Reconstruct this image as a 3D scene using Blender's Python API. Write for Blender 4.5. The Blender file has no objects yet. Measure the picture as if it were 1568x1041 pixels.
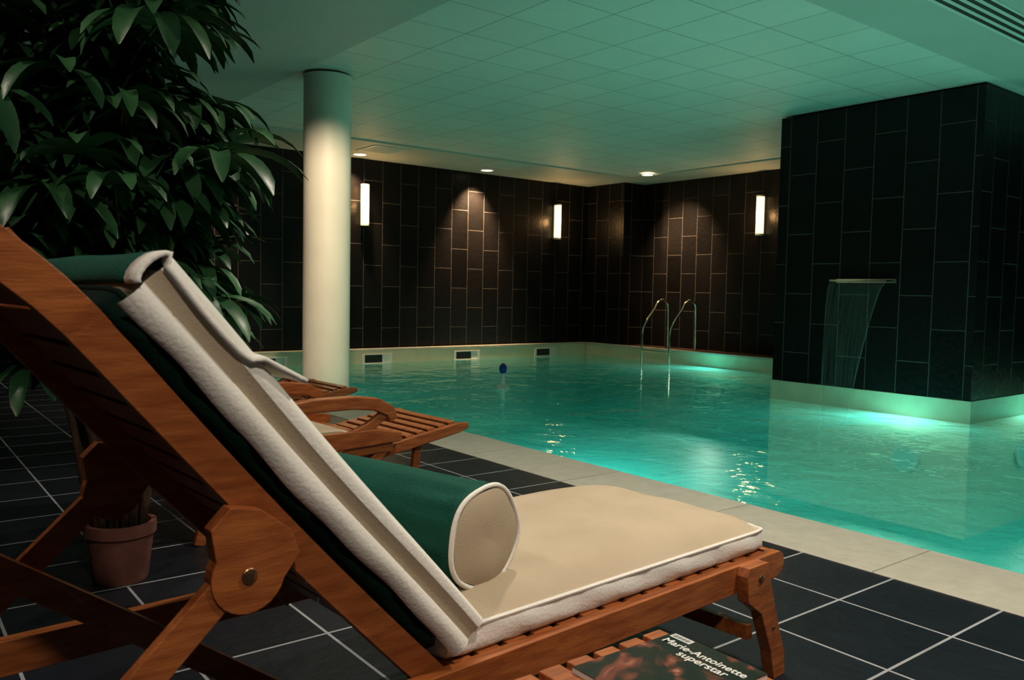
import bpy, bmesh, math, random
from mathutils import Vector, Matrix
random.seed(4)
scn=bpy.context.scene
HC=3.234; WZ=-0.24
# ------------------------------------------------------------ materials
def newmat(name):
    m=bpy.data.materials.new(name); m.use_nodes=True
    return m, m.node_tree.nodes, m.node_tree.links, m.node_tree.nodes['Principled BSDF']
def noise_mat(name,c1,c2,scale=8,rough=.5,bump=.0,bscale=None,detail=4,stretch=(1,1,1),spec=.5,metal=0,coat=0,lo=.35,hi=.65):
    m,N,L,B=newmat(name)
    tc=N.new('ShaderNodeTexCoord'); mp=N.new('ShaderNodeMapping'); mp.inputs['Scale'].default_value=stretch
    nz=N.new('ShaderNodeTexNoise'); nz.inputs['Scale'].default_value=scale; nz.inputs['Detail'].default_value=detail
    cr=N.new('ShaderNodeValToRGB'); cr.color_ramp.elements[0].position=lo; cr.color_ramp.elements[1].position=hi
    cr.color_ramp.elements[0].color=(*c1,1); cr.color_ramp.elements[1].color=(*c2,1)
    L.new(tc.outputs['Object'],mp.inputs[0]); L.new(mp.outputs[0],nz.inputs['Vector']); L.new(nz.outputs['Fac'],cr.inputs[0]); L.new(cr.outputs[0],B.inputs['Base Color'])
    B.inputs['Roughness'].default_value=rough; B.inputs['Metallic'].default_value=metal
    B.inputs['Specular IOR Level'].default_value=spec; B.inputs['Coat Weight'].default_value=coat
    if bump:
        n2=N.new('ShaderNodeTexNoise'); n2.inputs['Scale'].default_value=bscale or scale*3; n2.inputs['Detail'].default_value=6
        L.new(mp.outputs[0],n2.inputs['Vector'])
        bp=N.new('ShaderNodeBump'); bp.inputs['Strength'].default_value=bump; bp.inputs['Distance'].default_value=.01
        L.new(n2.outputs['Fac'],bp.inputs['Height']); L.new(bp.outputs[0],B.inputs['Normal'])
    return m
def tile_mat(name,axes,w,hh,off,c1,c2,grout,mortar,rough,bump,shift=(0,0),spec=.5,nscale=3.0,groutrough=.7,var=.4):
    m,N,L,B=newmat(name)
    tc=N.new('ShaderNodeTexCoord'); sp=N.new('ShaderNodeSeparateXYZ'); cb=N.new('ShaderNodeCombineXYZ')
    L.new(tc.outputs['Object'],sp.inputs[0])
    for i,a in enumerate(axes):
        ad=N.new('ShaderNodeMath'); ad.operation='ADD'; ad.inputs[1].default_value=shift[i]
        L.new(sp.outputs[a],ad.inputs[0]); L.new(ad.outputs[0],cb.inputs[i])
    br=N.new('ShaderNodeTexBrick'); br.inputs['Scale'].default_value=1; br.inputs['Brick Width'].default_value=w; br.inputs['Row Height'].default_value=hh
    br.offset=off; br.inputs['Mortar Size'].default_value=mortar; br.inputs['Mortar Smooth'].default_value=.1; br.inputs['Bias'].default_value=0
    br.inputs['Color1'].default_value=(*c1,1); br.inputs['Color2'].default_value=(*c2,1); br.inputs['Mortar'].default_value=(*grout,1)
    L.new(cb.outputs[0],br.inputs['Vector'])
    nz=N.new('ShaderNodeTexNoise'); nz.inputs['Scale'].default_value=nscale; nz.inputs['Detail'].default_value=8; nz.inputs['Roughness'].default_value=.6
    L.new(tc.outputs['Object'],nz.inputs['Vector'])
    mr=N.new('ShaderNodeMapRange'); mr.inputs[3].default_value=1-var; mr.inputs[4].default_value=1+var
    L.new(nz.outputs['Fac'],mr.inputs[0])
    mx=N.new('ShaderNodeMix'); mx.data_type='RGBA'; mx.blend_type='MULTIPLY'; mx.inputs[0].default_value=1
    L.new(br.outputs['Color'],mx.inputs[6]); L.new(mr.outputs[0],mx.inputs[7]); L.new(mx.outputs[2],B.inputs['Base Color'])
    rr=N.new('ShaderNodeMapRange'); rr.inputs[3].default_value=rough; rr.inputs[4].default_value=groutrough
    L.new(br.outputs['Fac'],rr.inputs[0]); L.new(rr.outputs[0],B.inputs['Roughness'])
    B.inputs['Specular IOR Level'].default_value=spec
    n2=N.new('ShaderNodeTexNoise'); n2.inputs['Scale'].default_value=14; n2.inputs['Detail'].default_value=8
    L.new(tc.outputs['Object'],n2.inputs['Vector'])
    b1=N.new('ShaderNodeBump'); b1.inputs['Strength'].default_value=bump; b1.inputs['Distance'].default_value=.01
    L.new(n2.outputs['Fac'],b1.inputs['Height'])
    b2=N.new('ShaderNodeBump'); b2.invert=True; b2.inputs['Strength'].default_value=.5; b2.inputs['Distance'].default_value=.004
    L.new(br.outputs['Fac'],b2.inputs['Height']); L.new(b1.outputs[0],b2.inputs['Normal']); L.new(b2.outputs[0],B.inputs['Normal'])
    return m
def emit_mat(name,c,s):
    m,N,L,B=newmat(name); B.inputs['Base Color'].default_value=(*c,1)
    B.inputs['Emission Color'].default_value=(*c,1); B.inputs['Emission Strength'].default_value=s
    return m
SL1=(.0036,.0033,.0037); SL2=(.0078,.007,.0076); GR=(.105,.095,.083)
M={}
M['slate_y']=tile_mat('slate_wall_far',['Z','X'],.72,.36,.5,SL1,SL2,GR,.0042,.36,.6,(0,.1),spec=.22)
M['slate_x']=tile_mat('slate_wall_right',['Z','Y'],.72,.36,.5,SL1,SL2,GR,.0042,.36,.6,(0,.07),spec=.22)
M['slate_floor']=tile_mat('slate_floor',['Y','X'],.38,.39,0,(.008,.010,.016),(.016,.019,.027),(.36,.37,.40),.005,.42,.6,(.0,.08),nscale=5,spec=.30)
M['ceil_tile']=tile_mat('ceiling_tile',['X','Y'],.6,.6,0,(.70,.70,.67),(.74,.74,.71),(.38,.40,.37),.006,.6,.05,(.05,-.05),var=.05)
M['ceil']=noise_mat('ceiling_plaster',(.52,.54,.51),(.54,.56,.53),2,.6)
M['coping']=tile_mat('coping_stone',['Y','X'],.9,2.0,0,(.52,.49,.42),(.60,.57,.50),(.30,.28,.23),.004,.55,.6,(.2,.1),nscale=9,var=.2)
M['ledge']=noise_mat('dark_stone_ledge',(.05,.03,.02),(.08,.05,.035),6,.35,.3)
M['poolband']=noise_mat('pool_band_tile',(.76,.66,.48),(.82,.72,.54),5,.35)
M['pool']=noise_mat('pool_liner',(.22,.60,.54),(.26,.66,.60),1.5,.5)
M['column']=noise_mat('painted_column',(.72,.68,.60),(.76,.72,.64),3,.5,.03)
M['wood']=noise_mat('teak_wood',(.27,.075,.019),(.43,.138,.038),9,.38,.15,40,6,(1,7,7),.5,coat=.12)
M['cush']=noise_mat('beige_canvas',(.50,.41,.30),(.55,.455,.34),6,.85,.2,260,spec=.2)
M['cream']=noise_mat('cream_canvas',(.86,.84,.80),(.90,.88,.85),6,.8,.2,150,spec=.2)
M['green']=noise_mat('green_canvas',(.0015,.068,.050),(.003,.085,.062),7,.75,.3,150,spec=.25)
M['dgreen']=noise_mat('dark_green_canvas',(.0006,.010,.007),(.001,.015,.010),7,.8,.3,150,spec=.12)
M['steel']=noise_mat('polished_steel',(.7,.66,.55),(.8,.76,.65),4,.18,metal=1)
M['frame']=noise_mat('white_plastic',(.75,.76,.72),(.8,.8,.76),4,.4)
M['dark']=noise_mat('dark_void',(.01,.015,.015),(.02,.025,.025),4,.6)
M['brass']=noise_mat('bolt_metal',(.35,.2,.1),(.45,.28,.15),8,.35,metal=1)
M['terra']=noise_mat('terracotta',(.15,.05,.037),(.21,.08,.06),12,.8,.2)
M['soil']=noise_mat('soil',(.02,.013,.008),(.04,.028,.018),30,.9,.5)
M['leaf']=noise_mat('palm_leaf',(.018,.075,.030),(.045,.145,.050),5,.40,.1,30,spec=.45)
M['cane']=noise_mat('palm_cane',(.05,.028,.014),(.11,.06,.03),40,.8,.6,60,stretch=(1,1,.3))
M['blue']=noise_mat('blue_plastic',(.01,.03,.30),(.015,.04,.36),4,.3)
M['sconce']=emit_mat('sconce_glow',(1,.72,.36),2.5)
M['down']=emit_mat('downlight_glow',(1,.80,.52),5)
M['lens']=noise_mat('lamp_glass',(.5,.7,.65),(.55,.75,.7),4,.2)
def water_mat():
    m,N,L,B=newmat('pool_water'); N.remove(B)
    out=[n for n in N if n.type=='OUTPUT_MATERIAL'][0]
    tc=N.new('ShaderNodeTexCoord')
    n1=N.new('ShaderNodeTexNoise'); n1.inputs['Scale'].default_value=2.2; n1.inputs['Detail'].default_value=3; n1.inputs['Distortion'].default_value=.6
    n2=N.new('ShaderNodeTexNoise'); n2.inputs['Scale'].default_value=9; n2.inputs['Detail'].default_value=3
    L.new(tc.outputs['Object'],n1.inputs['Vector']); L.new(tc.outputs['Object'],n2.inputs['Vector'])
    b1=N.new('ShaderNodeBump'); b1.inputs['Strength'].default_value=.55; b1.inputs['Distance'].default_value=.05
    b2=N.new('ShaderNodeBump'); b2.inputs['Strength'].default_value=.35; b2.inputs['Distance'].default_value=.012
    L.new(n1.outputs['Fac'],b1.inputs['Height']); L.new(n2.outputs['Fac'],b2.inputs['Height']); L.new(b1.outputs[0],b2.inputs['Normal'])
    fr=N.new('ShaderNodeFresnel'); fr.inputs['IOR'].default_value=1.33; L.new(b2.outputs[0],fr.inputs['Normal'])
    gl=N.new('ShaderNodeBsdfGlossy'); gl.inputs['Roughness'].default_value=.05; L.new(b2.outputs[0],gl.inputs['Normal'])
    gl.inputs['Color'].default_value=(.95,1,.98,1)
    tr=N.new('ShaderNodeBsdfTransparent'); tr.inputs['Color'].default_value=(.63,.94,.87,1)
    tl=N.new('ShaderNodeBsdfTranslucent'); tl.inputs['Color'].default_value=(.045,.54,.49,1); L.new(b2.outputs[0],tl.inputs['Normal'])
    df=N.new('ShaderNodeBsdfDiffuse'); df.inputs['Color'].default_value=(.01,.31,.28,1); L.new(b2.outputs[0],df.inputs['Normal'])
    md=N.new('ShaderNodeMixShader'); md.inputs[0].default_value=.3; L.new(tl.outputs[0],md.inputs[1]); L.new(df.outputs[0],md.inputs[2])
    ms=N.new('ShaderNodeMixShader'); ms.inputs[0].default_value=.64; L.new(tr.outputs[0],ms.inputs[1]); L.new(md.outputs[0],ms.inputs[2])
    mm=N.new('ShaderNodeMixShader'); L.new(fr.outputs[0],mm.inputs[0]); L.new(ms.outputs[0],mm.inputs[1]); L.new(gl.outputs[0],mm.inputs[2])
    L.new(mm.outputs[0],out.inputs['Surface'])
    return m
M['water']=water_mat()
def fall_mat():
    m,N,L,B=newmat('falling_water'); N.remove(B)
    out=[n for n in N if n.type=='OUTPUT_MATERIAL'][0]
    tc=N.new('ShaderNodeTexCoord'); mp=N.new('ShaderNodeMapping'); mp.inputs['Scale'].default_value=(1,40,1.0)
    nz=N.new('ShaderNodeTexNoise'); nz.inputs['Scale'].default_value=1.5; nz.inputs['Detail'].default_value=4
    L.new(tc.outputs['Object'],mp.inputs[0]); L.new(mp.outputs[0],nz.inputs['Vector'])
    mr=N.new('ShaderNodeMapRange'); mr.inputs[1].default_value=.35; mr.inputs[2].default_value=.75; mr.inputs[3].default_value=.05; mr.inputs[4].default_value=.22; L.new(nz.outputs['Fac'],mr.inputs[0])
    tr=N.new('ShaderNodeBsdfTransparent'); gl=N.new('ShaderNodeBsdfPrincipled'); gl.inputs['Base Color'].default_value=(.33,.38,.36,1); gl.inputs['Roughness'].default_value=.2
    mm=N.new('ShaderNodeMixShader'); L.new(mr.outputs[0],mm.inputs[0]); L.new(tr.outputs[0],mm.inputs[1]); L.new(gl.outputs[0],mm.inputs[2]); L.new(mm.outputs[0],out.inputs['Surface'])
    return m
M['fall']=fall_mat()
# ------------------------------------------------------------ mesh builder
class MB:
    def __init__(s): s.v=[];s.f=[];s.m=[];s.mats=[];s.T=Matrix.Identity(4)
    def mi(s,k):
        if k not in s.mats:s.mats.append(k)
        return s.mats.index(k)
    def add(s,vs,fs,k,T=None):
        b=len(s.v);Tm=s.T@T if T is not None else s.T
        s.v+=[tuple(Tm@Vector(v)) for v in vs]; i=s.mi(k)
        for f in fs:s.f.append(tuple(b+a for a in f));s.m.append(i)
    def box(s,lo,hi,k,T=None):
        x0,y0,z0=lo;x1,y1,z1=hi
        vs=[(x0,y0,z0),(x1,y0,z0),(x1,y1,z0),(x0,y1,z0),(x0,y0,z1),(x1,y0,z1),(x1,y1,z1),(x0,y1,z1)]
        s.add(vs,[(0,3,2,1),(4,5,6,7),(0,1,5,4),(1,2,6,5),(2,3,7,6),(3,0,4,7)],k,T)
    def prism(s,poly,y0,y1,k,T=None):
        n=len(poly);vs=[(p[0],y0,p[1]) for p in poly]+[(p[0],y1,p[1]) for p in poly]
        fs=[tuple(range(n)),tuple(range(2*n-1,n-1,-1))]+[(i,i+n,(i+1)%n+n,(i+1)%n) for i in range(n)]
        s.add(vs,fs,k,T)
    def sweep(s,path,w,k,y0,y1,T=None):
        up=[];dn=[]
        for i,p in enumerate(path):
            a=path[max(i-1,0)];b=path[min(i+1,len(path)-1)]
            dx,dz=b[0]-a[0],b[1]-a[1];l=math.hypot(dx,dz);nx,nz=-dz/l,dx/l
            ww=(p[2] if len(p)>2 else w)/2
            up.append((p[0]+nx*ww,p[1]+nz*ww));dn.append((p[0]-nx*ww,p[1]-nz*ww))
        n=len(path);vs=[];
        for u,d in zip(up,dn): vs+=[(u[0],y0,u[1]),(u[0],y1,u[1]),(d[0],y1,d[1]),(d[0],y0,d[1])]
        fs=[(0,1,2,3),(4*n-1,4*n-2,4*n-3,4*n-4)]
        for i in range(n-1):
            a=4*i;b=a+4
            for j in range(4):fs.append((a+j,b+j,b+(j+1)%4,a+(j+1)%4))
        s.add(vs,fs,k,T)
    def lathe(s,prof,k,T=None,n=40,cap=True):
        vs=[];fs=[]
        for r,z in prof:
            for i in range(n):
                a=2*math.pi*i/n;vs.append((r*math.cos(a),r*math.sin(a),z))
        for j in range(len(prof)-1):
            for i in range(n):fs.append((j*n+i,j*n+(i+1)%n,(j+1)*n+(i+1)%n,(j+1)*n+i))
        if cap:
            fs.append(tuple(range(n-1,-1,-1)));fs.append(tuple((len(prof)-1)*n+i for i in range(n)))
        s.add(vs,fs,k,T)
    def tube(s,pts,r,k,T=None,n=10,closed=False):
        pts=[Vector(p) for p in pts];vs=[];fs=[];m=len(pts)
        ref=None
        for i,p in enumerate(pts):
            if closed:t=(pts[(i+1)%m]-pts[i-1]).normalized()
            else:t=(pts[min(i+1,m-1)]-pts[max(i-1,0)]).normalized()
            if ref is None:
                ref=t.orthogonal().normalized()
            ref=(ref-t*ref.dot(t)).normalized();bb=t.cross(ref)
            rr=r[i] if isinstance(r,(list,tuple)) else r
            for j in range(n):
                a=2*math.pi*j/n;vs.append(tuple(p+(ref*math.cos(a)+bb*math.sin(a))*rr))
        for i in range(m if closed else m-1):
            i2=(i+1)%m
            for j in range(n):fs.append((i*n+j,i*n+(j+1)%n,i2*n+(j+1)%n,i2*n+j))
        if not closed: fs.append(tuple(range(n-1,-1,-1)));fs.append(tuple((m-1)*n+i for i in range(n)))
        s.add(vs,fs,k,T)
    def obj(s,name,parent=None,smooth=False,bevel=0,auto=None,sub=0):
        me=bpy.data.meshes.new(name);me.from_pydata(s.v,[],s.f)
        for k in s.mats:me.materials.append(M[k])
        me.polygons.foreach_set('material_index',s.m)
        bm=bmesh.new();bm.from_mesh(me);bmesh.ops.recalc_face_normals(bm,faces=bm.faces);bm.to_mesh(me);bm.free()
        if smooth:me.polygons.foreach_set('use_smooth',[True]*len(me.polygons))
        ob=bpy.data.objects.new(name,me);scn.collection.objects.link(ob)
        if parent:ob.parent=parent
        if bevel:
            b=ob.modifiers.new('bevel','BEVEL');b.width=bevel;b.segments=2;b.limit_method='ANGLE';b.angle_limit=.6
        if sub:
            b=ob.modifiers.new('sub','SUBSURF');b.levels=sub;b.render_levels=sub
        if auto:
            me.polygons.foreach_set('use_smooth',[True]*len(me.polygons))
            me.set_sharp_from_angle(angle=auto)
        return ob
def empty(name):
    e=bpy.data.objects.new(name,None);scn.collection.objects.link(e);return e
def simple(name,boxes,**kw):
    b=MB()
    for lo,hi,k in boxes:b.box(lo,hi,k)
    return b.obj(name,**kw)
# ------------------------------------------------------------ room shell
XL,XR,YN,YF=-2.6,12.5,-3.4,12.8
PX0,PX1,PY0,PY1=3.485,11.82,-2.4,12.64
BX,BY0,BY1=9.0,3.81,6.19
simple('floor',[((XL,YN,-.25),(3.018,YF,0),'slate_floor'),((3.018,YN,-.25),(XR,PY0-.3,0),'slate_floor'),((3.018,PY1+.1,-.25),(XR,YF,0),'ledge'),((PX1+.1,PY0-.3,-.25),(XR,PY1+.1,0),'ledge')])
simple('trim_1',[((3.018,PY0-.3,-.24),(PX0,PY1,.004),'coping'),((PX0,PY0-.3,-.24),(PX1,PY0,.004),'coping')],bevel=.006)
simple('trim_2',[((PX0,PY1-.02,-.02),(PX1+.03,PY1+.11,.012),'coping'),((PX1-.02,BY1,-.02),(PX1+.11,PY1-.02,.012),'coping')])
D=-1.45
b=MB()
b.box((PX0-.1,PY0-.1,D-.1),(PX1+.1,PY1+.1,D),'pool')
for lo,hi in (((PX0-.1,PY0-.1),(PX0,PY1+.1)),((PX1,PY0-.1),(PX1+.1,PY1+.1)),((PX0,PY0-.1),(PX1,PY0)),((PX0,PY1),(PX1,PY1+.1))):
    b.box((*lo,D),(*hi,-.42),'pool'); b.box((*lo,-.42),(*hi,-.005),'poolband')
b.obj('swimming_pool_basin')
b=MB();b.add([(PX0,PY0,WZ),(PX1,PY0,WZ),(PX1,PY1,WZ),(PX0,PY1,WZ)],[(0,1,2,3)],'water');b.obj('pool_water')
simple('wall_far',[((XL,YF,-.2),(XR+.2,YF+.2,HC+.1),'slate_y')])
simple('wall_right',[((XR,YN,-.2),(XR+.2,YF,HC+.1),'slate_x')])
simple('wall_left',[((XL-.2,YN,-.2),(XL,YF+.2,HC+.1),'slate_x')])
simple('wall_near',[((XL-.2,YN-.2,-.2),(XR+.2,YN,HC+.1),'slate_y')])
def shaft(name,x0,x1,y0,y1,z0,z1):
    b=MB()
    b.add([(x0,y0,z0),(x0,y1,z0),(x0,y1,z1),(x0,y0,z1)],[(0,1,2,3)],'slate_x')
    b.add([(x1,y0,z0),(x1,y1,z0),(x1,y1,z1),(x1,y0,z1)],[(0,3,2,1)],'slate_x')
    b.add([(x0,y0,z0),(x1,y0,z0),(x1,y0,z1),(x0,y0,z1)],[(0,3,2,1)],'slate_y')
    b.add([(x0,y1,z0),(x1,y1,z0),(x1,y1,z1),(x0,y1,z1)],[(0,1,2,3)],'slate_y')
    return b
shaft('pier',11.93,12.5,11.75,12.8,0,HC).obj('wall_corner_pier')
b=shaft('block',BX,XR,BY0,BY1,-.005,HC)
b.box((BX-.012,BY0-.012,D),(XR,BY1+.012,-.005),'poolband')
b.obj('wall_feature_block')
TX0,TX1,TY0,TY1=3.55,11.6,3.65,11.25
simple('ceiling',[((XL,YN,HC),(TX0,YF,HC+.1),'ceil'),((TX0,YN,HC),(XR,TY0,HC+.1),'ceil'),((TX0,TY1,HC),(XR,YF,HC+.1),'ceil'),((TX1,TY0,HC),(XR,TY1,HC+.1),'ceil'),((TX0,TY0,HC+.025),(TX1,TY1,HC+.1),'ceil_tile')])
b=MB();b.lathe([(.245,D),(.245,HC-.012),(.252,HC-.01),(.252,HC)],'column',Matrix.Translation((3.86,8.15,0)),n=64,cap=False);b.obj('round_column',auto=.6)
# ------------------------------------------------------------ ceiling fittings
def light(name,typ,loc,power,col,rot=None,**kw):
    l=bpy.data.lights.new(name,typ);l.energy=power;l.color=col
    for a,v in kw.items():setattr(l,a,v)
    o=bpy.data.objects.new(name,l);o.location=loc
    if rot is not None:o.rotation_euler=rot
    scn.collection.objects.link(o);return o
WARM=(1,.87,.72)
def downlight(x,y,power,size=math.radians(95),blend=.7,col=WARM,z=HC,aim=(0,0,-1),soft=.05):
    b=MB();T=Matrix.Translation((x,y,z))
    b.lathe([(.095,-.004),(.125,-.012),(.135,0)],'frame',T,n=32,cap=False)
    b.lathe([(.001,-.006),(.10,-.006)],'down',T,n=32,cap=False)
    o=b.obj('recessed_downlight')
    l=light('lamp','SPOT',(x,y,z-.03),power,col,Vector(aim).to_track_quat('-Z','Y').to_euler(),spot_size=size,spot_blend=blend,shadow_soft_size=soft);l.parent=o
    return o
WA=(1,.64,.34)
S7=math.radians(72)
downlight(3.97,12.42,450,S7,.8,col=WA,aim=(0,.45,-1));downlight(6.46,12.42,500,S7,.8,col=WA,aim=(0,.45,-1));downlight(9.01,12.38,1250,S7,.8,col=WA,aim=(0,.45,-1))
downlight(11.45,10.7,850,S7,.95,col=WA,aim=(.75,0,-1))
downlight(2.35,9.45,80)
downlight(2.6,5.2,700,math.radians(46),.7,col=(1,.80,.56),aim=(1.26,2.95,-1.9))
downlight(2.3,4.3,60)
downlight(2.35,2.6,175,math.radians(110));downlight(2.5,.3,270,math.radians(120),soft=.08)
downlight(.1,-.9,250,math.radians(125),col=(1,.86,.70),aim=(.05,.35,-1),soft=.10);downlight(-.8,2.6,70,math.radians(120),aim=(.5,.2,-1))  # last one is an unseen fill, added at left to brighten the palm
for x,y in ((6.51,11.75),(8.85,11.65)):
    b=MB()
    b.box((x-.31,y-.31,HC-.012),(x+.31,y-.27,HC),'frame');b.box((x-.31,y+.27,HC-.012),(x+.31,y+.31,HC),'frame')
    b.box((x-.31,y-.27,HC-.012),(x-.27,y+.27,HC),'frame');b.box((x+.27,y-.27,HC-.012),(x+.31,y+.27,HC),'frame')
    b.box((x-.27,y-.27,HC-.003),(x+.27,y+.27,HC),'dark')
    for i in range(9):
        yy=y-.25+i*.06;b.box((x-.27,yy,HC-.01),(x+.27,yy+.035,HC-.004),'frame')
    b.obj('ceiling_vent')
b=MB()
b.box((5.3,2.74,HC-.004),(11.8,3.06,HC),'frame')
for i in range(4):b.box((5.32,2.765+i*.075,HC-.007),(11.78,2.80+i*.075,HC-.003),'dark')
b.obj('linear_ceiling_grille')
def sconce(T):
    b=MB()
    b.lathe([(.062,2.13),(.068,2.14),(.068,2.76),(.062,2.77)],'sconce',T,n=24)
    b.lathe([(.074,2.10),(.074,2.13)],'frame',T,n=24);b.lathe([(.074,2.77),(.074,2.795)],'frame',T,n=24)
    b.box((-.03,.04,2.11),(.03,.1,2.79),'frame',T)
    o=b.obj('wall_sconce',auto=.6)
    p=T@Vector((0,-.13,2.45));l=light('lamp','POINT',p,14,(1,.56,.22),shadow_soft_size=.06);l.parent=o
sconce(Matrix.Translation((6.71,YF-.1,0)));sconce(Matrix.Translation((11.02,YF-.1,0)))
sconce(Matrix.Translation((XR-.1,8.9,0))@Matrix.Rotation(-math.pi/2,4,'Z'))
for x in (5.02,6.93,8.80,10.72):
    b=MB();y=PY1;z=-.150;w=.29;h=.078
    b.box((x-w,y-.02,z+h-.02),(x+w,y,z+h),'frame');b.box((x-w,y-.02,z-h-.02),(x+w,y,z-h),'frame')
    b.box((x-w,y-.02,z-h),(x-w+.05,y,z+h-.02),'frame');b.box((x+w-.05,y-.02,z-h),(x+w,y,z+h-.02),'frame')
    b.box((x-w+.05,y-.008,z-h),(x+.1,y,z+h-.02),'dark');b.box((x+.1,y-.012,z-h),(x+w-.05,y,z+h-.02),'frame')
    b.obj('pool_skimmer',bevel=.003)
# ladder
b=MB()
for y in (10.05,10.72):
    pts=[(11.45,y,-1.1),(11.45,y,-.1),(11.455,y,.25)]
    pts+=[(11.48,y,.40),(11.60,y,.58),(11.76,y,.74)]
    for i in range(9):
        a=math.pi*.82-i*(math.pi*.82/8);pts.append((11.98+.17*math.cos(a)*1.0,y,.79+.14*math.sin(a)))
    pts+=[(12.16,y,.6),(12.17,y,.0)]
    b.tube(pts,.023,'steel',n=12)
    b.lathe([(.05,0),(.05,.02),(.03,.03)],'steel',Matrix.Translation((12.17,y,0)),n=20)
for z in (-.02,-.32,-.62,-.92):b.box((11.4,10.05,z-.012),(11.5,10.72,z+.012),'steel')
b.obj('pool_ladder',auto=.7)
# waterfall
b=MB()
b.box((BX-.20,4.66,1.228),(BX,5.34,1.248),'steel')
b.box((BX-.02,4.64,1.215),(BX,5.36,1.26),'steel')
vs=[];fs=[];n=24
for i in range(n+1):
    t=i/n;z=1.235+(WZ-1.235)*t
    fall=math.sqrt(t);x=BX-.20-.30*fall
    c=4.99+.05*t;w=.33-.17*t**.8
    for j in range(13):
        s_=-1+j/6;vs.append((x-.01*math.cos(s_*3),c+s_*w,z))
for i in range(n):
    for j in range(12):a=i*13+j;fs.append((a,a+1,a+14,a+13))
b.add(vs,fs,'fall')
for s_ in (-1,1):
    pts=[(BX-.20-.30*math.sqrt(i/20),4.99+.05*i/20+s_*(.33-.17*(i/20)**.8),1.235+(WZ-1.235)*i/20) for i in range(21)]
    b.tube(pts,.008,'fall',n=6)
b.obj('waterfall_spout',auto=.7)
b=MB();T=Matrix.Translation((6.62,8.66,WZ))
b.lathe([(.01,-.15),(.03,-.12),(.03,-.02),(.085,-.01),(.09,.02),(.06,.04),(.03,.06),(.022,.2)],'frame',T,n=24)
b.lathe([(.022,.2),(.045,.22),(.052,.26),(.045,.30),(.02,.33),(.002,.335)],'blue',T,n=24)
b.obj('floating_pool_thermometer',auto=.8)
def poollamp(loc,nrm,power,col=(.95,1,.88),size=.4):
    n=Vector(nrm).normalized();q=n.to_track_quat('-Z','Y')
    T=Matrix.Translation(Vector(loc))@n.to_track_quat('Z','Y').to_matrix().to_4x4()
    b=MB();b.lathe([(.16,0),(.15,.02),(.12,.022)],'frame',T,n=28,cap=False);b.lathe([(.001,.015),(.125,.015)],'lens',T,n=28,cap=False)
    o=b.obj('underwater_lamp')
    l=light('lamp','AREA',Vector(loc)+n*.08,power,col,q.to_euler(),shape='DISK',size=size);l.parent=o
for y in (.6,4.2,8.2):poollamp((PX0,y,-.9),(1,0,0),50)
poollamp((BX-.03,4.45,-.70),(-1,0,.35),56,col=(1,.92,.78),size=.5)
poollamp((PX1-.02,9.3,-.66),(-1,0,.2),46,col=(1,.94,.80),size=.5)
poollamp((10.3,BY0-.03,-.70),(0,-1,.3),46,col=(1,.92,.78),size=.5);poollamp((PX1,0,-.7),(-1,0,0),50)
# ------------------------------------------------------------ cushions
def cushion(b,L,W,T_,top,side,M4,nx=30,ny=16,edge=.6,puff=1.0,wr=0.0,seed=0):
    def P(i,j):
        s=-1+2*i/nx;t=-1+2*j/ny
        k=max(0,abs(s)-.9)/.1;kk=max(0,abs(t)-.86)/.14
        x=s*L/2*(1-.012*kk*kk);y=t*W/2*(1-.02*k*k)
        hgt=edge+(1-edge)*puff*((1-abs(s)**5)*(1-abs(t)**4))**.5
        hgt+=wr*(math.sin(s*11+t*3)*.5+math.sin(t*9-s*5+1))*(1-abs(t)**6)
        return x,y,hgt*T_
    vs=[];fs=[]
    for i in range(nx+1):
        for j in range(ny+1):vs.append(P(i,j))
    for i in range(nx):
        for j in range(ny):a=i*(ny+1)+j;fs.append((a,a+ny+1,a+ny+2,a+1))
    b.add(vs,fs,top,M4)
    ring=[(i,0) for i in range(nx)]+[(nx,j) for j in range(ny)]+[(i,ny) for i in range(nx,0,-1)]+[(0,j) for j in range(ny,0,-1)]
    R=[P(i,j) for i,j in ring];n=len(R)
    vs=[];lv=[(1.0,1.0),(.8,1.012),(.45,1.02),(.15,1.01),(0,.985)]
    for fz,o in lv:
        for q,(x,y,z) in enumerate(R):
            w=.007*math.sin(q*.9+fz*4)+.005*math.sin(q*2.3)
            vs.append((x+(o-1)*L/2*(x/(L/2))*.35*(1 if abs(x)>L*.49 else .2)+0,y*(1+(o-1)*.9)+w*(1-abs(fz*2-1))*(1 if y>0 else -1),z*fz))
    fs=[]
    for l in range(len(lv)-1):
        for q in range(n):fs.append((l*n+q,l*n+(q+1)%n,(l+1)*n+(q+1)%n,(l+1)*n+q))
    fs.append(tuple((len(lv)-1)*n+q for q in range(n)))
    b.add(vs,fs,side,M4)
    b.tube([Vector(p) for p in R],.005,side,M4,n=6,closed=True)
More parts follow.
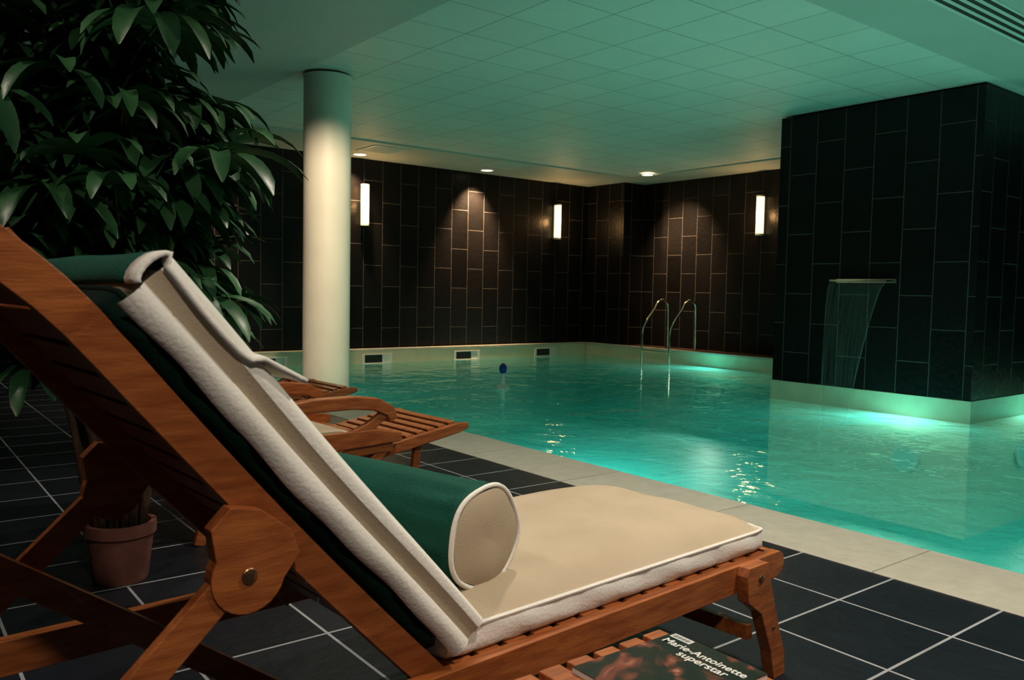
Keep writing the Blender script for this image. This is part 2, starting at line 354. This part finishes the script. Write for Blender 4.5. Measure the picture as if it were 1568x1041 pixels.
# ------------------------------------------------------------ loungers
W=.64
ANG=math.radians(48.5)
def lounger(loc,yaw,main):
    root=empty('wooden_sun_lounger')
    T0=Matrix.Translation(loc)@Matrix.Rotation(yaw,4,'Z')
    b=MB();b.T=T0
    L=1.19 if main else .72
    rt=.335
    RB=-.75 if main else -.22
    for y0,y1 in ((-.03,.0),(W,W+.03)):
        end=[(L,rt-.01),(L+.008,rt-.03),(L,rt-.055),(L-.03,rt-.072)] if main else [(L,rt-.01),(L,rt-.06)]
        b.prism([(RB,rt),(L-.015,rt)]+end+[(RB,rt-.072)],y0,y1,'wood')
        o_=-.03 if y0<0 else .03
        b.sweep([(RB+.13,rt-.03,.055),(RB+.05,.15,.05),(RB+.01,0,.045)],.05,'wood',y0+o_,y1+o_)
    n=int((L-.02)/.075)
    for i in range(n):
        x=.03+i*.075;b.box((x,0,rt-.022),(x+.055,W,rt-.002),'wood')
    b.box((L-.03,0,rt-.06),(L-.005,W,rt-.004),'wood');b.box((RB+.05,0,rt-.06),(RB+.08,W,rt-.01),'wood')
    if main:
        for y0,y1,s_ in ((-.065,-.03,1),(W+.03,W+.065,-1)):
            b.prism([(L-.235,rt-.02),(L-.225,rt+.002),(L-.135,rt+.002),(L-.13,rt-.02),(L-.09,.2),(L-.035,.06),(L-.03,0),(L-.085,0),(L-.105,.08),(L-.16,.2),(L-.225,.245)],y0,y1,'wood')
            b.lathe([(.011,0),(.011,.004),(.006,.006)],'brass',Matrix.Translation((L-.17,y0 if s_>0 else y1,rt-.035))@Matrix.Rotation(math.pi/2*s_,4,'X'),n=16)
            b.lathe([(.006,0),(.006,.004)],'brass',Matrix.Translation((L-.10,y0 if s_>0 else y1,.15))@Matrix.Rotation(math.pi/2*s_,4,'X'),n=16)
        b.box((L-.17,-.03,.12),(L-.145,W+.03,.16),'wood')
    c,s_=math.cos(ANG),math.sin(ANG)
    def bp(d,o=0):return (.02-c*d-s_*o,rt-.045+s_*d-c*o)
    BL=1.28 if main else .95
    path=[]
    for i in range(24):
        d=i/23*BL;bow=.012*math.sin(math.pi*min(d,1.0))+.36*max(0,d-.92)**1.7
        x,z=bp(d,bow);path.append((x,z,.054+.012*max(0,d-.7)))
    for y0,y1 in ((.002,.032),(W-.032,W-.002)):b.sweep(path,.06,'wood',y0,y1)
    R=Matrix(((-c,0,s_,0),(0,1,0,0),(s_,0,c,0),(0,0,0,1)))
    Tb=Matrix.Translation((.02,0,rt-.045))@R
    for i in range(int(BL/.074)-(3 if main else 1)):
        d=.07+i*.074;b.box((d,.032,.002),(d+.060,W-.032,.02),'wood',Tb)
    if main:
      for y0,s2 in ((-.028,1),(W+.001,-1)):
        y1=y0+.028
        px,pz=-.385,.605
        poly=[]
        for i in range(16):
            a=math.radians(150+i*13);poly.append((px+.060*math.cos(a),pz+.060*math.sin(a)))
        poly+=[(px+.085,pz+.02),(px+.07,pz+.06),(px+.02,pz+.10),(px-.03,pz+.11),(px-.06,pz+.08)]
        b.prism(poly,y0,y1,'wood')
        b.lathe([(.013,0),(.013,.003),(.006,.005)],'brass',Matrix.Translation((px,y0 if s2>0 else y1,pz))@Matrix.Rotation(math.pi/2*s2,4,'X'),n=20)
        b.sweep([(px-.02,pz+.0,.05),(px-.18,pz-.15,.052),(px-.42,pz-.40,.05),(px-.55,.02,.045)],.05,'wood',y0+.004,y1-.004)
      b.sweep([(-.75,.60,.05),(-.35,.31,.055),(.0,.05,.05)],.05,'wood',W-.065,W-.035)
    else:
        for y0 in (-.055,W-.005):
            arm=[(-.05,.495,.04),(.1,.51,.05),(.3,.525,.058),(.5,.525,.06),(.62,.51,.06),(.69,.475,.055),(.71,.43,.045)]
            b.sweep(arm,.04,'wood',y0,y0+.06)
            b.sweep([(.67,.46,.04),(.58,.40,.05),(.46,.35,.06),(.40,.30,.05)],.05,'wood',y0+.012,y0+.045)
            b.sweep([(.0,.50,.045),(.02,.33,.05)],.045,'wood',y0+.014,y0+.044)
            b.sweep([(.0,.345,.07),(.3,.35,.085),(.62,.355,.075),(.76,.345,.04)],.07,'wood',y0+.01,y0+.04)
            b.sweep([(.72,.32,.045),(.35,.02,.045)],.045,'wood',y0+.03,y0+.055)
            b.sweep([(.15,.32,.045),(.62,.02,.045)],.045,'wood',y0+.0,y0+.026)
        for y0,y1 in ((.0,.03),(W-.03,W)):
            b.sweep([(.55,.245,.05),(.9,.305,.055),(1.14,.345,.05),(1.20,.354,.03)],.05,'wood',y0,y1)
        for i in range(9):
            x=.60+i*.064;z=.252+(x-.55)*.17
            b.box((-.022,.03,-.009),(.022,W-.03,.009),'wood',Matrix.Translation((x,0,z+.02))@Matrix.Rotation(-.168,4,'Y'))
        b.sweep([(.92,.30,.04),(.90,.15,.04),(.86,0,.035)],.04,'wood',.04,.07);b.sweep([(.92,.30,.04),(.90,.15,.04),(.86,0,.035)],.04,'wood',W-.07,W-.04)
    b.obj('frame',root,bevel=.005)
    if main:
        b=MB();b.T=T0
        cushion(b,1.13,W+.0,.112,'cush','cream',Matrix.Translation((.590,W/2+.01,rt+.0)),wr=.02,edge=.5)
        b.obj('seat_cushion',root,auto=.9)
        b=MB();b.T=T0
        CL=.86
        cushion(b,CL,W+.02,.045,'dgreen','dgreen',Tb@Matrix.Translation((.09+CL/2,W/2+.01,.022)),edge=.85,seed=2)
        cushion(b,CL-.02,W+.04,.062,'cush','cush',Tb@Matrix.Translation((.09+CL/2,W/2+.01,.064)),edge=.78,seed=3)
        for yy,sg in ((-.014,-1),(W+.034,1)):
            nn=60
            def row(i):
                u=i/nn;d=.05+u*(CL+.03);w1=.004*math.sin(u*9)+.0015*math.sin(u*31);w2=.004*math.sin(u*7+1)
                k=.012*u
                return d,[(.046+w1-k*.3,.003),(.052+w1-k*.3,.014),(.066+w1,.020),(.080+w2*.6,.017),(.086+w2*.6,.010),(.104+w2*.5,.012),(.112+w2,.017),(.124+w2,.018),(.134+w2*.5+k*.4,.010),(.136+w2*.5+k*.4,-.004)]
            for (j0,j1,mt_) in ((0,4,'cream'),(4,6,'cush'),(6,9,'cream')):
                vs=[];fs=[];c_=j1-j0+1
                for i in range(nn+1):
                    d,pr=row(i)
                    for z_,o_ in pr[j0:j1+1]:vs.append((d,yy+sg*o_,z_))
                for i in range(nn):
                    for j in range(c_-1):a=i*c_+j;fs.append((a,a+1,a+c_+1,a+c_))
                b.add(vs,fs,mt_,Tb)
        b.obj('back_cushion',root,auto=1.3)
        b=MB();b.T=T0
        vs=[];fs=[];n=30;m=16;top=.09+CL
        for i in range(n+1):
            t=i/n
            if t<.25:
                a=t/.25*math.pi;d=top-.004+.014*math.sin(a);o=.078+.0295*(1-math.cos(a))
            else:
                q=(t-.25)/.75;d=top-.004-.28*q;o=.137-.002*math.sin(q*5)+.10*max(0,q-.62)**1.2
            for j in range(m+1):
                y=-.036+(W+.09)*j/m
                vs.append((d,y-.004*(j==0),o+.002*math.sin(j*.7+i*.25)-(.016 if j==0 else 0)*(t>.25)*(1 if t<.8 else .2)))
        for i in range(n):
            for j in range(m):a=i*(m+1)+j;fs.append((a,a+1,a+m+2,a+m+1))
        gi=[f for q,f in enumerate(fs) if 1<=q%m<m-1 and q//m<n-4]
        ci=[f for q,f in enumerate(fs) if not(1<=q%m<m-1 and q//m<n-4)]
        b.add(vs,gi,'green',Tb);b.add(vs,ci,'cream',Tb)
        o=b.obj('head_cover',root,smooth=True)
        md=o.modifiers.new('s','SOLIDIFY');md.thickness=.008;md.offset=0
        b=MB();b.T=T0
        T=Matrix.Translation((.20,.10,.525))@Matrix.Rotation(math.radians(10),4,'Z')@Matrix.Rotation(-math.pi/2,4,'X')
        R_=.112
        vs=[];fs=[];n=64;prof=[(0,-.010),(.35,-.012),(.75,-.009),(.93,.0),(1.0,.012),(1.0,.03),(.985,.05),(1.0,.10),(1.02,.2),(1.02,.4),(1.0,.5),(.985,.55),(1,.57),(.95,.59),(.6,.6),(0,.6)]
        for q,(r,z) in enumerate(prof):
            for i in range(n):
                a=2*math.pi*i/n;rr=R_*r*(1+.012*math.sin(a*7+q)+(.026*math.sin(a*14+q*.4) if 4<q<8 else 0)+(.025*math.sin(a*5+1) if q<5 else 0))
                vs.append((rr*math.cos(a),rr*math.sin(a),z+(.004*math.sin(a*2+r*3)*r if q<3 else 0)))
        for q in range(len(prof)-1):
            for i in range(n):fs.append((q*n+i,q*n+(i+1)%n,(q+1)*n+(i+1)%n,(q+1)*n+i))
        cut=3*n
        b.add(vs,fs[:cut],'cush',T);b.add(vs,fs[cut:-2*n],'green',T);b.add(vs,fs[-2*n:],'cush',T)
        b.tube([(R_*.985*math.cos(2*math.pi*i/n)*(1+.025*math.sin(2*math.pi*i/n*5+1)),R_*.985*math.sin(2*math.pi*i/n)*(1+.025*math.sin(2*math.pi*i/n*5+1)),.002) for i in range(n)],.0055,'cream',T,n=8,closed=True)
        b.obj('bolster',root,smooth=True)
    else:
        b=MB();b.T=T0
        cushion(b,.52,W-.06,.06,'cush','cream',Matrix.Translation((.27,W/2,rt)),edge=.6)
        cushion(b,.85,W-.04,.07,'cush','cream',Tb@Matrix.Translation((.50,W/2,.022)),edge=.6)
        b.obj('cushion',root,auto=.9)
    return root
lounger((.84,1.285,0),math.radians(4),True)
lounger((1.25,3.42,0),math.radians(3),False)
lounger((1.46,5.05,0),math.radians(3),False)
# ------------------------------------------------------------ side table + magazine
root=empty('slatted_side_table')
b=MB()
tx0,tx1,ty0,ty1,tz=.86,1.38,.72,1.20,.315
for y0 in (ty0,ty1-.03):b.box((tx0,y0,tz-.05),(tx1,y0+.03,tz-.018),'wood')
for i in range(7):
    x=tx0+.01+i*.073;b.box((x,ty0,tz-.018),(x+.055,ty1,tz),'wood')
for x in (tx0+.02,tx1-.06):
    for y in (ty0+.03,ty1-.07):b.box((x,y,0),(x+.04,y+.04,tz-.018),'wood')
b.obj('table_frame',root,bevel=.004)
def mag_mat():
    m,N,L,B=newmat('magazine_cover')
    tc=N.new('ShaderNodeTexCoord');
    g=N.new('ShaderNodeTexNoise');g.inputs['Scale'].default_value=9;g.inputs['Detail'].default_value=3;g.inputs['Distortion'].default_value=1.2
    L.new(tc.outputs['Object'],g.inputs['Vector'])
    cr=N.new('ShaderNodeValToRGB');e=cr.color_ramp.elements
    e[0].position=.38;e[0].color=(.004,.006,.005,1);e[1].position=.70;e[1].color=(.55,.30,.20,1)
    k=cr.color_ramp.elements.new(.52);k.color=(.02,.015,.010,1);k=cr.color_ramp.elements.new(.6);k.color=(.20,.05,.03,1)
    L.new(g.outputs['Fac'],cr.inputs[0]);L.new(cr.outputs[0],B.inputs['Base Color']);B.inputs['Roughness'].default_value=.3
    return m
M['mag']=mag_mat()
M['paper']=noise_mat('paper_white',(.75,.76,.75),(.8,.8,.8),5,.5)
M['ink']=noise_mat('ink_black',(.01,.01,.01),(.015,.015,.015),5,.5)
root=empty('magazine')
Tm=Matrix.Translation((1.355,1.15,tz))@Matrix.Rotation(math.radians(-91),4,'Z')
b=MB();b.T=Tm
b.box((0,-.29,.0),(.235,0,.010),'paper');b.box((0,-.29,.010),(.236,0.001,.0115),'mag')
b.box((.008,-.024,.0116),(.060,-.005,.0122),'paper')
for i in range(14):b.box((.011+i*.0033,-.021,.0122),(.0124+i*.0033+(i%3)*.0005,-.009,.0124),'ink')
b.obj('cover',root)
def text(s_,x,y,size,key):
    c=bpy.data.curves.new('headline','FONT');c.body=s_;c.size=size;c.extrude=.0002;c.offset=.0004
    o=bpy.data.objects.new('headline',c);o.matrix_world=Tm@Matrix.Translation((x,y,.0120));scn.collection.objects.link(o)
    o.data.materials.append(M[key]);o.parent=root
text('Marie-Antoinette',.012,-.055,.030,'paper');text('superstar',.075,-.082,.032,'paper')
# ------------------------------------------------------------ potted palm
root=empty('potted_lady_palm')
PXc,PYc=.70,3.13
b=MB();T=Matrix.Translation((PXc,PYc,0))
b.lathe([(.085,0),(.09,.01),(.108,.16),(.118,.17),(.118,.21),(.10,.21),(.096,.18)],'terra',T,n=48)
b.lathe([(.001,.185),(.098,.185)],'soil',T,n=48,cap=False)
b.obj('pot',root,auto=.6)
b=MB();lf=MB();rng=random.Random(11)
def leaflet(o,d,up,Ln,Wd,droop):
    d=d.normalized();side=d.cross(up).normalized()
    n=7;p=o.copy();vs=[];cur=d.copy()
    for i in range(n+1):
        t=i/n;w=Wd*(.22+.78*math.sin(math.pi*min(1,t*.95+.06))**.6) if t<.95 else Wd*.10
        nn=side.cross(cur).normalized()
        vs+=[tuple(p-side*w/2+nn*w*.16),tuple(p),tuple(p+side*w/2+nn*w*.16)]
        cur=(cur+Vector((0,0,-1))*droop*(.25+t)/n*2).normalized();p=p+cur*Ln/n
    fs=[]
    for i in range(n):
        a=3*i;fs+=[(a,a+1,a+4,a+3),(a+1,a+2,a+5,a+4)]
    lf.add(vs,fs,'leaf')
def fan(o,d,size):
    d=d.normalized();side=d.cross(Vector((0,0,1))).normalized();up=side.cross(d).normalized()
    k=rng.choice([6,7,8])
    for i in range(k):
        a=math.radians(-100+200*i/(k-1)+rng.uniform(-6,6))
        dd=d*math.cos(a)+side*math.sin(a)+up*rng.uniform(-.05,.25)
        leaflet(o,dd,up,size*(1-.25*abs(a)/1.9)*rng.uniform(.9,1.1),size*rng.uniform(.17,.23),rng.uniform(.7,1.4))
canes=[(-.05,.02,2.55,-.40,-.05),(.02,-.04,2.3,-.10,-.16),(.04,.03,1.75,.16,.0),(-.05,.04,2.7,-.22,.1),(.05,-.04,1.5,.20,-.04),(-.06,-.04,2.1,-.52,-.12),(.03,.05,1.35,.22,.12),(-.02,0,2.9,-.22,-.1),(.06,.0,1.2,.22,.04),(-.06,.0,1.7,-.30,.2),(-.05,-.04,1.4,-.25,-.2),(0,-.05,1.9,-.05,-.22),(.05,.02,1.05,.22,.08),(.02,.04,2.0,.12,.12),(.05,-.02,1.12,.20,.0),(.03,-.03,2.45,.08,.05),(.03,.03,2.15,.16,.10),(.03,.0,2.75,.0,.12),(.0,.04,1.25,.05,.2)]
for cx,cy,hz,lx,ly in canes:
    base=Vector((PXc+cx,PYc+cy,.18));top=Vector((PXc+cx+lx,PYc+cy+ly,hz))
    pts=[base.lerp(top,t/10)+Vector((.015*math.sin(t*1.1+cx*30),.015*math.cos(t*1.3),0)) for t in range(11)]
    b.tube(pts,[.014+.003*math.sin(t*2.1) for t in range(11)],'cane',n=9)
    z=max(.35,(.76-.18)/(hz-.18));ang=rng.uniform(0,6)
    while z<1.0:
        o=base.lerp(top,z)
        for tr_ in range(5):
            ang+=2.4+rng.uniform(-.4,.4)
            el=rng.uniform(.1,.8) if z<.93 else rng.uniform(.6,1.1)
            d=Vector((math.cos(ang)*math.cos(el),math.sin(ang)*math.cos(el),math.sin(el)))
            Lp=rng.uniform(.10,.36);e=o+d*Lp
            rr_=(e.x*.788-e.y*.615)/(e.x*.615+e.y*.788)     # keep the bush compact on the column side
            if e.z<HC-.35 and rr_<(-.352 if e.z<1.7 else -.375):
                b.tube([o,o+d*Lp*.5+Vector((0,0,.01)),e],.0045,'leaf',n=6)
                fan(e,(d+Vector((0,0,-.35))).normalized(),rng.uniform(.25,.34));break
        z+=.070/(hz-.18)
b.obj('canes',root,smooth=True);lf.obj('leaves',root,smooth=True)
# ------------------------------------------------------------ world, camera
w=bpy.data.worlds.new('World');scn.world=w;w.use_nodes=True
w.node_tree.nodes['Background'].inputs[0].default_value=(.02,.03,.03,1);w.node_tree.nodes['Background'].inputs[1].default_value=.3
f,p,r,yaw=1271.8,.0593,.0192,.6628
Hf=Vector((math.sin(yaw),math.cos(yaw),0));Rt=Vector((math.cos(yaw),-math.sin(yaw),0));Z=Vector((0,0,1))
F=Hf*math.cos(p)-Z*math.sin(p);U=Hf*math.sin(p)+Z*math.cos(p)
cr=Rt*math.cos(r)+U*math.sin(r);cu=U*math.cos(r)-Rt*math.sin(r)
cd=bpy.data.cameras.new('camera');co=bpy.data.objects.new('camera',cd);scn.collection.objects.link(co)
mt=Matrix.Identity(4)
for i in range(3):mt[i][0]=cr[i];mt[i][1]=cu[i];mt[i][2]=-F[i]
mt[0][3],mt[1][3],mt[2][3]=0,0,1.05
co.matrix_world=mt;cd.sensor_width=36;cd.lens=f/1568*36;cd.clip_start=.05
cd.dof.use_dof=True;cd.dof.focus_distance=3.2;cd.dof.aperture_fstop=8
scn.camera=co
scn.view_settings.view_transform='Standard'
scn.view_settings.look='None'
scn.view_settings.gamma=.94
